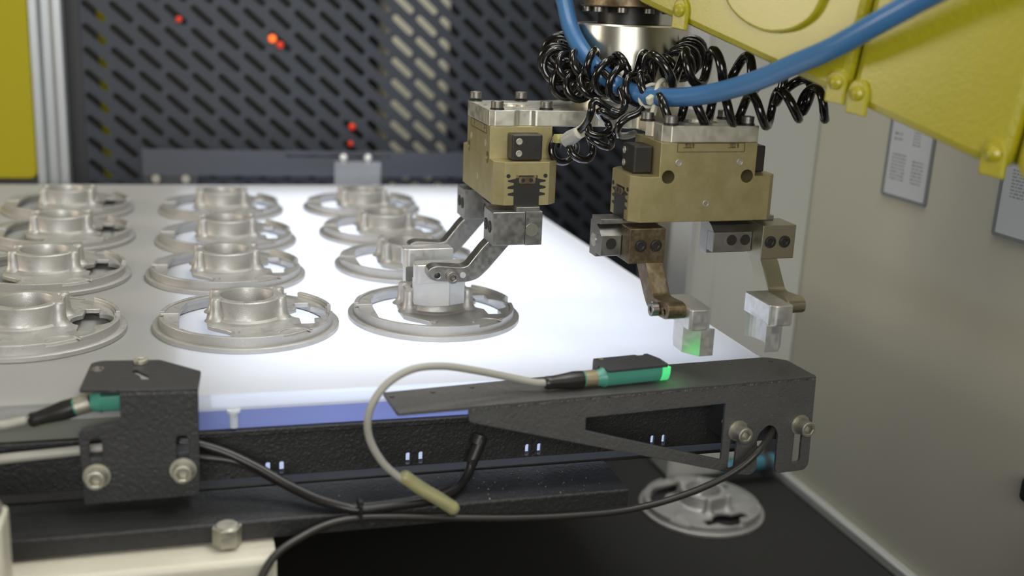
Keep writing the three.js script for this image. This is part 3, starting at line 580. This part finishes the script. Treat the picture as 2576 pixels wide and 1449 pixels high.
// ---------------------------------------------------------------- hoses
{
  const t = thing('blue_hose', 'glossy blue air hose looping from the spindle in front of the yellow arm', 'hose');
  mesh('hose', tube([[0.334, 0.315, -0.987], [0.337, 0.293, -0.969], [0.337, 0.269, -0.946], [0.340, 0.250, -0.918], [0.349, 0.234, -0.895], [0.363, 0.222, -0.871], [0.375, 0.219, -0.839], [0.387, 0.222, -0.804], [0.398, 0.229, -0.770], [0.408, 0.242, -0.727], [0.417, 0.257, -0.690], [0.424, 0.271, -0.654], [0.432, 0.287, -0.624], [0.441, 0.302, -0.598], [0.448, 0.316, -0.573], [0.46, 0.36, -0.53], [0.47, 0.42, -0.52]], 0.0078, 160, 18), M.blueHose, t);
}
{
  const t = thing('cable_tie', 'cream nylon cable tie knotted round the blue hose', 'cable tie');
  const c = V(0.3745, 0.2192, -0.841), ring = [];
  for (let k = 0; k < 16; k++) { const a = k / 16 * 2 * Math.PI; ring.push([c.x + 0.0085 * Math.cos(a) * 0.9 + 0.002 * Math.sin(a), c.y + 0.0095 * Math.sin(a), c.z + 0.0085 * Math.cos(a) * 0.45]); }
  mesh('strap', tube(ring, 0.0016, 64, 8, true), M.ivory, t);
  mesh('loop', tube([[0.3735, 0.2215, -0.829], [0.3775, 0.2300, -0.833], [0.3835, 0.2325, -0.838], [0.387, 0.2285, -0.842]], 0.0022, 30, 8), M.ivory, t);
  mesh('lock', [at(box(0.007, 0.0075, 0.005, 0.0016), [0.3695, 0.2170, -0.829], [0.2, 0.4, 0.5]), at(box(0.0055, 0.009, 0.004, 0.0014), [0.3725, 0.2085, -0.827], [0, 0.4, -0.3])], M.ivory, t);
}
{
  const t = thing('coiled_hose', 'black coiled air hose wound round the spindle and the blue hose', 'hose');
  mesh('coil', helix([[0.401, 0.248, -1.023], [0.366, 0.254, -1.003], [0.338, 0.248, -0.973], [0.326, 0.235, -0.946], [0.333, 0.237, -0.918], [0.345, 0.240, -0.903], [0.356, 0.229, -0.883], [0.367, 0.222, -0.864], [0.380, 0.227, -0.846]], 0.0132, 0.0034, 15, 0.4), M.coil, t);
}
{
  const t = thing('coiled_hose', 'black coiled air hose passing low round the left and front of the spindle', 'hose');
  mesh('coil', helix([[0.331, 0.223, -0.950], [0.335, 0.219, -0.923], [0.346, 0.224, -0.894], [0.369, 0.238, -0.886], [0.386, 0.240, -0.879], [0.405, 0.239, -0.878], [0.434, 0.247, -0.905], [0.463, 0.254, -0.952]], 0.0124, 0.0034, 12, 1.4), M.coil, t);
}
{
  const t = thing('coiled_hose', 'black stretched coiled hose vanishing behind the yellow arm, upper strand', 'hose');
  mesh('coil', helix([[0.373, 0.236, -0.842], [0.393, 0.243, -0.838], [0.410, 0.244, -0.825], [0.427, 0.246, -0.816], [0.446, 0.243, -0.806], [0.468, 0.236, -0.796], [0.492, 0.223, -0.790]], 0.0140, 0.0040, 5.6, 0, 30, 0.08), M.coil, t);
}
{
  const t = thing('coiled_hose', 'black stretched coiled hose hanging just above the right gripper, lower strand', 'hose');
  mesh('coil', helix([[0.374, 0.206, -0.825], [0.397, 0.210, -0.813], [0.420, 0.214, -0.804], [0.442, 0.215, -0.793], [0.463, 0.218, -0.783], [0.482, 0.223, -0.776], [0.498, 0.223, -0.770]], 0.0130, 0.0038, 5.6, 2.2, 30, 0.1), M.coil, t);
}
{
  const t = thing('air_line', 'black looping air line plugged into the white fitting of the left gripper', 'hose');
  mesh('line', tube([[0.321, 0.183, -0.873], [0.323, 0.188, -0.863], [0.325, 0.196, -0.854], [0.326, 0.205, -0.850], [0.327, 0.210, -0.852], [0.330, 0.213, -0.851], [0.334, 0.211, -0.850], [0.343, 0.206, -0.851], [0.350, 0.204, -0.848], [0.357, 0.208, -0.853], [0.356, 0.222, -0.862]], 0.0033, 100, 10), M.coil, t);
  mesh('loop', tube([[0.352, 0.203, -0.851], [0.344, 0.201, -0.846], [0.334, 0.205, -0.845], [0.333, 0.204, -0.850], [0.339, 0.199, -0.859], [0.346, 0.194, -0.863], [0.348, 0.189, -0.861], [0.343, 0.185, -0.856], [0.335, 0.184, -0.853], [0.328, 0.186, -0.855], [0.327, 0.191, -0.858]], 0.0033, 110, 10), M.coil, t);
  mesh('tail', helix([[0.346, 0.184, -0.862], [0.339, 0.177, -0.866], [0.332, 0.171, -0.872], [0.325, 0.166, -0.880], [0.318, 0.165, -0.892], [0.312, 0.166, -0.905]], 0.0100, 0.0032, 3.0, 0.6, 26, 0.05), M.coil, t);
}
{
  const t = thing('air_line', 'black air line hooking under the adapter plate beside the right gripper', 'hose');
  mesh('line', tube([[0.372, 0.212, -0.845], [0.366, 0.205, -0.843], [0.357, 0.200, -0.845], [0.351, 0.195, -0.845], [0.350, 0.189, -0.849], [0.355, 0.184, -0.857], [0.369, 0.181, -0.874], [0.384, 0.181, -0.891]], 0.0033, 80, 10), M.coil, t);
}
{
  const t = thing('push_fitting', 'white push-in air fitting on the right side of the left gripper', 'fitting');
  const dir = V(0.006, 0.0065, 0.0085).normalize(), q = new THREE.Quaternion().setFromUnitVectors(V(0, 1, 0), dir), e = new THREE.Euler().setFromQuaternion(q);
  mesh('elbow', at(lathe([[0, -0.008], [0.0058, -0.007], [0.0066, 0], [0.0058, 0.008], [0.0050, 0.009], [0, 0.009]], 28), [0.3180, 0.1785, -0.8745], [e.x, e.y, e.z]), M.fitting, t);
  mesh('release_ring', at(lathe([[0.0034, 0.009], [0.0034, 0.0125], [0.0053, 0.0125], [0.0053, 0.009]].reverse(), 28), [0.3180, 0.1785, -0.8745], [e.x, e.y, e.z]), M.ivory, t);
  mesh('thread', at(hexBar(0.0042, 0.012), [0.3125, 0.1765, -0.8845], [0, 0.3, Math.PI / 2]), M.olive, t);
}

// ---------------------------------------------------------------- right sensor bracket
{
  const t = thing('sensor_bracket', 'long black bent sheet bracket with a triangular cutout at the right front', 'bracket');
  t.position.set(0.1374, 0, -0.6959); t.rotation.y = 4.35 * D2R;
  const th = 0.003;
  const top = roundPts([[0, 0], [0.354, 0], [0.354, 0.040], [0.340, 0.0515], [0.240, 0.0525], [0, 0.0415]], [0.003, 0, 0.002, 0.006, 0, 0.0015]);
  const hole = [[0.068, 0.0365], [0.036, 0.0335], [0.004, 0.031], [0.298, 0.0415], [0.338, 0.0405]];
  mesh('top_sheet', up(shape(top, hole.map(([x, y]) => circ(x, y, 0.0020, 16))), 0.006 - th, 0.006, 0.0005), M.powderPale, t);
  const r = 0.0035, F = [[0.0535, 0.005], [0.0535, -0.0065], [0.292, -0.0755], [0.302, -0.0770], [0.3075, -0.072], [0.3045, -0.046], [0.3055, -0.0405], [0.3135, -0.0335], [0.3210, -0.0365], [0.3245, -0.044], [0.3260, -0.0755], [0.3285, -0.0785], [0.355, -0.0785], [0.3588, -0.0735], [0.355, 0.005]];
  const H = [roundPts([[0.1475, -0.0118], [0.1480, -0.0226], [0.2720, -0.0602], [0.2704, -0.0112]], 0.001),
    roundPts([[0.2790, -0.0690], [0.2855, -0.0690], [0.2850, -0.0335], [0.2790, -0.0335]], 0.003), roundPts([[0.3415, -0.0705], [0.3495, -0.0705], [0.3480, -0.034], [0.3405, -0.034]], 0.003)];
  mesh('front_sheet', at(ext(shape(roundPts(F, [0, 0.003, 0.004, 0.004, 0.003, 0, 0.003, 0.005, 0.004, 0, 0.003, 0.003, 0.005, 0.004, 0]), H), th, 0.0005), [0, 0, -th]), M.powderPale, t);
  // rounded bend
  const bend = []; for (let k = 0; k <= 6; k++) { const a = k / 6 * Math.PI / 2; bend.push([-r + r * Math.sin(a), 0.006 - r + r * Math.cos(a)]); }
  const bendS = shape([...bend, [-th, 0.006 - r], [-r, 0.006 - th]]);
  mesh('bend', at(ext(bendS, 0.300), [0.3545, 0, 0.0003], [0, -Math.PI / 2, 0]), M.powderBend, t);
  for (const [x, y] of [[0.2838, -0.0352], [0.3440, -0.0358]]) {
    const b = mesh('cap_screw', at(screwHead(0.0066, 0.0112, 0.0038), [x, y, 0.0022], [Math.PI / 2, 0, 0]), M.zinc, t);
    mesh('washer', [at(cyl(0.0088, 0.0016, 28), [x, y, 0.0008], [Math.PI / 2, 0, 0]), at(cyl(0.0070, 0.001, 28), [x, y, 0.0020], [Math.PI / 2, 0, 0])], M.zinc, b);
    mesh('shank', at(cyl(0.003, 0.02, 14), [x, y, -0.009], [Math.PI / 2, 0, 0]), M.zinc, b);
  }
}
// ---------------------------------------------------------------- photoelectric sensors
function sensor(label, x, y, z, turn, lit, tilt = 0, droop = 0) {
  const t = thing('photo_sensor', label, 'sensor'); t.position.set(x, y, z); t.rotation.set(0, turn, tilt, 'YXZ');
  // local x = optical axis, origin at the body's middle
  const R = 0.0082, sec = roundPts([[-R, 0.0055], [R, 0.0055], [R, -0.001], [R * 0.62, -0.0072], [-R * 0.62, -0.0072], [-R, -0.001]], [0.001, 0.001, 0.006, 0.004, 0.004, 0.006]);
  const body = at(ext(shape(sec), 0.0475, 0.0008), [-0.0265, 0, 0], [0, Math.PI / 2, 0]);
  mesh('body', [body, at(lathe([[0.0060, -0.0335], [0.0066, -0.030], [0.0080, -0.0262], [0, -0.0262]], 28), [0, -0.0008, 0], [0, 0, -Math.PI / 2])], M.teal, t, 'teal plastic sensor body');
  mesh('lens_cap', at(ext(shape(sec), 0.0075, 0.0012), [0.0210, 0, 0], [0, Math.PI / 2, 0]), lit ? M.greenCap : M.teal, t, lit ? 'glowing green lens cap' : undefined);
  const tail = (g2) => at(plain(g2), [-0.0335, -0.0008, 0], [0, 0, droop]);       // pivots where the nut begins
  mesh('coupling_nut', tail(at(cyl(0.0066, 0.0098, 20), [-0.005, 0, 0], [0, 0, Math.PI / 2])), lit ? M.brass : M.zinc, t);
  mesh('seal_ring', tail(at(cyl(0.0062, 0.0012, 24), [-0.0105, 0, 0], [0, 0, Math.PI / 2])), M.teal, t);
  mesh('cable_plug', tail(at(lathe([[0, -0.0425], [0.0042, -0.0423], [0.0052, -0.0405], [0.0050, -0.0365], [0.0060, -0.0265], [0.0070, -0.0185], [0.0067, -0.0111], [0, -0.0111]], 26), [0, 0, 0], [0, 0, -Math.PI / 2])), M.cable, t, 'black rubber cable plug');
  return t;
}
{
  const s = sensor('teal sensor with a glowing green end on the right bracket', 0.3300, 0.0145, -0.7275, 5.2 * D2R, true, 0.7 * D2R);
  const lid = roundPts([[-0.0270, -0.009], [0.0255, -0.009], [0.0255, 0.006], [0.0215, 0.019], [0.0180, 0.019], [0.0165, 0.0165], [0.0115, 0.0165], [0.0100, 0.019], [-0.0270, 0.019]], [0.001, 0.002, 0, 0.001, 0.001, 0.001, 0.001, 0.001, 0.001]);
  mesh('mounting_plate', [up(shape(lid, [circ(0.0085, 0.0125, 0.0012, 14)]), 0.0058, 0.0082, 0.0004), sbox(-0.0270, -0.0252, -0.0075, 0.0065, -0.019, -0.0085, 0.0004), sbox(0.0160, 0.0178, -0.0085, 0.0065, -0.019, -0.0085, 0.0004)], M.powderPlain, s, 'black bent mounting plate over the sensor');
  mesh('rivet', at(cyl(0.0018, 0.0008, 16), [-0.0215, 0.0084, -0.0155]), M.brass, s);
  const lamp = new THREE.PointLight(0x30ff70, 0.0006); lamp.name = 'sensor_glow'; lamp.position.set(0.0330, 0, 0); lamp.castShadow = true; s.add(lamp);
}
sensor('teal sensor under the left bracket with a pale coupling nut', -0.0350, 0.0072, -0.7475, -4 * D2R, false, 2 * D2R, 15 * D2R);

// ---------------------------------------------------------------- left sensor bracket
{
  const t = thing('sensor_bracket', 'black bent bracket at the left front with two round bolts', 'bracket');
  t.position.set(-0.0484, 0, -0.7323); t.rotation.y = -4 * D2R;
  const th = 0.003;
  const top = roundPts([[-0.0265, 0.004], [-0.0265, 0.058], [-0.0205, 0.0635], [0.021, 0.0630], [0.0518, 0.0360], [0.0518, 0], [0, 0], [-0.0005, 0.002]], [0.003, 0.002, 0.004, 0.002, 0.0015, 0, 0, 0]);
  mesh('top_sheet', up(shape(top.reverse(), [roundPts([[0.003, 0.0395], [0.006, 0.043], [0.016, 0.030], [0.018, 0.021], [0.012, 0.0215], [0.011, 0.028]], 0.002)]), 0.0195 - th, 0.0195, 0.0005), M.powderMid, t);
  const F = [[0, 0.0185], [0, -0.001], [-0.002, -0.0048], [-0.0248, -0.0082], [-0.0278, -0.0112], [-0.0264, -0.0650], [0.0475, -0.0618], [0.0513, -0.0580], [0.0518, 0.0185]];
  const H = [-0.0170, 0.0402].map((x) => roundPts([[x - 0.0042, -0.0475], [x + 0.0042, -0.0475], [x + 0.0042, -0.0155], [x - 0.0042, -0.0155]], 0.0038));
  mesh('front_sheet', at(ext(shape(roundPts(F, [0, 0.001, 0.001, 0.002, 0.003, 0.001, 0.003, 0.003, 0]), H), th, 0.0005), [0, 0, -th]), M.powderMid, t);
  const r = 0.0035, bend = []; for (let k = 0; k <= 6; k++) { const a = k / 6 * Math.PI / 2; bend.push([-r + r * Math.sin(a), 0.0195 - r + r * Math.cos(a)]); }
  mesh('bend', at(ext(shape([...bend, [-th, 0.0195 - r], [-r, 0.0195 - th]]), 0.0516), [0.0517, 0, 0.0003], [0, -Math.PI / 2, 0]), M.powderBend, t);
  for (const [x, y] of [[-0.0170, -0.0430], [0.0404, -0.0412]]) {
    const b = mesh('button_screw', at(screwHead(0.0068, 0.0080, 0.0038), [x, y, 0.0018], [Math.PI / 2, 0, 0]), M.zinc, t);
    mesh('washer', at(cyl(0.0092, 0.0017, 28), [x, y, 0.0009], [Math.PI / 2, 0, 0]), M.zinc, b);
  }
  mesh('top_screw', at(screwHead(0.0052, 0.0035), [0.0085, 0.0195, -0.0555]), M.zinc, t);
  mesh('top_screw', at(screwHead(0.0050, 0.0006), [-0.0205, 0.0193, -0.0440]), M.screw, t);
}

// ---------------------------------------------------------------- cables along the ledge
{
  const t = thing('sensor_cable', 'grey sensor cable arching from the right sensor down in front of the frame', 'cable');
  mesh('cable', tube([[0.2555, 0.0130, -0.7208], [0.2480, 0.0135, -0.7208], [0.2325, 0.0169, -0.722], [0.2008, 0.0255, -0.720], [0.1726, 0.0319, -0.716], [0.1496, 0.0321, -0.711], [0.1317, 0.0243, -0.706], [0.1216, 0.0126, -0.703], [0.1174, -0.0018, -0.702], [0.1197, -0.0171, -0.702], [0.1295, -0.0347, -0.701], [0.1424, -0.0472, -0.700], [0.1572, -0.0575, -0.699], [0.1740, -0.0665, -0.6965], [0.1815, -0.0710, -0.696], [0.1800, -0.0755, -0.698]], 0.0028, 140, 14), M.cableGrey, t);
  mesh('sleeve', tube([[0.1454, -0.0465, -0.7005], [0.1570, -0.0555, -0.699], [0.1700, -0.0640, -0.697], [0.1806, -0.0718, -0.696]], 0.0052, 24, 16), M.sleeve, t, 'yellowish clear plastic sleeve');
}
{
  const t = thing('black_cable', 'thick black cable from the left bracket to the round connector on the rail', 'cable');
  mesh('cable', tube([[-0.0100, -0.0300, -0.752], [-0.0027, -0.0310, -0.752], [0.0193, -0.0376, -0.748], [0.0412, -0.0471, -0.740], [0.0657, -0.0588, -0.726], [0.0842, -0.0640, -0.712], [0.1026, -0.0672, -0.702], [0.1123, -0.0688, -0.700], [0.1399, -0.0690, -0.702], [0.1669, -0.0690, -0.706], [0.1843, -0.0690, -0.716], [0.1983, -0.0685, -0.734], [0.2060, -0.0650, -0.745], [0.2090, -0.0600, -0.750]], 0.0037, 120, 12), M.cable, t);
  mesh('connector', [at(cyl(0.0050, 0.020, 20), [0.2120, -0.0545, -0.7535], [-0.35, 0, -0.45]), at(cyl(0.0060, 0.0075, 20), [0.2150, -0.0465, -0.7575], [-0.35, 0, -0.45])], M.darkSteel, t, 'round black connector');
}
{
  const t = thing('thin_cable', 'thinner brown-black cable beneath the thick black cable at left', 'cable');
  mesh('cable', tube([[-0.0100, -0.0385, -0.750], [-0.0029, -0.0400, -0.749], [0.0301, -0.0452, -0.744], [0.0573, -0.0572, -0.732], [0.0842, -0.0670, -0.716], [0.1000, -0.0694, -0.708], [0.1122, -0.0697, -0.7065], [0.1600, -0.0697, -0.712], [0.1980, -0.0697, -0.735]], 0.0027, 90, 10), M.cableBrown, t);
}
{
  const t = thing('long_cable', 'brownish black cable sweeping along the ledge up into the right bracket', 'cable');
  mesh('cable', tube([[0.0350, -0.1000, -0.655], [0.0500, -0.0830, -0.670], [0.0699, -0.0765, -0.682], [0.0903, -0.0738, -0.692], [0.1122, -0.0735, -0.6965], [0.1399, -0.0760, -0.698], [0.1847, -0.0812, -0.698], [0.2310, -0.0856, -0.698], [0.2790, -0.0878, -0.698], [0.3217, -0.0871, -0.698], [0.3617, -0.0804, -0.698], [0.3951, -0.0696, -0.698], [0.4182, -0.0570, -0.698], [0.4330, -0.0450, -0.700], [0.4480, -0.0385, -0.712], [0.4600, -0.0400, -0.730]], 0.0028, 140, 12), M.cableBrown, t);
}
{
  const t = thing('zip_tie', 'black zip tie binding the cables at the ledge', 'zip tie');
  mesh('strap', [sbox(0.1115, 0.1139, -0.0770, -0.0625, -0.7085, -0.6925, 0.0012)], M.black, t);
  mesh('lock', sbox(0.1108, 0.1146, -0.0645, -0.0600, -0.7000, -0.6950, 0.0008), M.black, t);
}
{
  const t = thing('sensor_cable', 'grey cable entering from the left edge to the left sensor', 'cable');
  mesh('cable', tube([[-0.19, 0.022, -0.672], [-0.165, 0.012, -0.700], [-0.1400, 0.0030, -0.728], [-0.1250, -0.0035, -0.7375], [-0.1110, -0.0018, -0.7395]], 0.0031, 50, 12), M.cableGrey, t);
}
{ // metal chips on the ledge: nobody could count them
  const chips = [];
  for (let i = 0; i < 70; i++) {
    const x = 0.06 + 0.245 * Math.pow(rnd(), 0.6), z = -0.705 - 0.05 * rnd(), s = 0.0002 + 0.0006 * rnd() * rnd();
    chips.push(at(new THREE.TetrahedronGeometry(s * 1.4, 0), [x, -0.0722 + s * 0.5, z], [rnd() * 6, rnd() * 6, rnd() * 6]));
  }
  const c = mesh('metal_chips', chips, M.speck); c.userData = { label: 'fine bright metal chips scattered on the black ledge', category: 'chips', kind: 'stuff' };
}

// ---------------------------------------------------------------- signs on the right wall
function printed(w, h, draw) {
  const c = document.createElement('canvas'); c.width = w; c.height = h; const g = c.getContext('2d'); draw(g, w, h);
  const t = new THREE.CanvasTexture(c); t.colorSpace = THREE.SRGBColorSpace; return t;
}
function sign(label, z0, z1, y0, y1, paint) {
  const t = thing('wall_sign', label, 'sign', 'instruction plates on the right wall'); t.position.set(0.785, (y0 + y1) / 2, (z0 + z1) / 2); t.rotation.y = -Math.PI / 2;
  const w = Math.abs(z1 - z0), h = y1 - y0;
  mesh('border', at(ext(shape(roundPts([[-w / 2, -h / 2], [w / 2, -h / 2], [w / 2, h / 2], [-w / 2, h / 2]], 0.005), [roundPts([[-w / 2 + 0.004, -h / 2 + 0.004], [w / 2 - 0.004, -h / 2 + 0.004], [w / 2 - 0.004, h / 2 - 0.004], [-w / 2 + 0.004, h / 2 - 0.004]], 0.003).reverse()]), 0.0022)), std({ color: rgb(0.17, 0.18, 0.18), roughness: 0.5 }), t);
  const g = new THREE.PlaneGeometry(w - 0.006, h - 0.006); g.translate(0, 0, 0.0014); g.userData.keep = true;
  mesh('plate', g, std({ map: printed(384, 768, paint), roughness: 0.45 }), t);
}
const lines = (rows) => (g, w, h) => {
  g.fillStyle = '#b9bcc0'; g.fillRect(0, 0, w, h); g.fillStyle = '#6d7175';
  let s = 11; const R = () => { s = (s * 16807) % 2147483647; return s / 2147483647; };
  for (const [y, x0, x1, n, b] of rows) for (let k = 0; k < n; k++) { let x = x0 * w; while (x < x1 * w) { const L = 8 + R() * 24; g.globalAlpha = 0.45 + 0.4 * R(); g.fillRect(x, y * h + k * b * 1.9, Math.min(L, x1 * w - x), b); x += L + 6; } }
  g.globalAlpha = 1;
};
sign('grey bordered instruction plate below the yellow arm, left of the two', -1.073, -0.991, 0.0925, 0.30, lines([[0.03, 0.2, 0.8, 6, 10], [0.30, 0.25, 0.85, 5, 11], [0.47, 0.1, 0.9, 1, 9], [0.54, 0.35, 0.65, 2, 8], [0.64, 0.1, 0.3, 2, 12], [0.62, 0.55, 0.72, 5, 7], [0.76, 0.1, 0.45, 8, 8], [0.78, 0.6, 0.86, 7, 8]]));
sign('grey bordered instruction plate cut by the right edge', -0.884, -0.79, 0.086, 0.24, lines([[0.08, 0.2, 0.8, 4, 10], [0.34, 0.3, 0.4, 2, 12], [0.33, 0.5, 0.66, 3, 12], [0.55, 0.14, 0.36, 9, 9], [0.52, 0.46, 0.86, 10, 9]]));
{
  const t = thing('pull_handle', 'black handle on the right wall cut by the right edge', 'handle');
  mesh('grip', at(box(0.02, 0.026, 0.03, 0.006), [0.776, -0.1405, -0.7560]), M.black, t);
}

renderer.render(scene, camera);
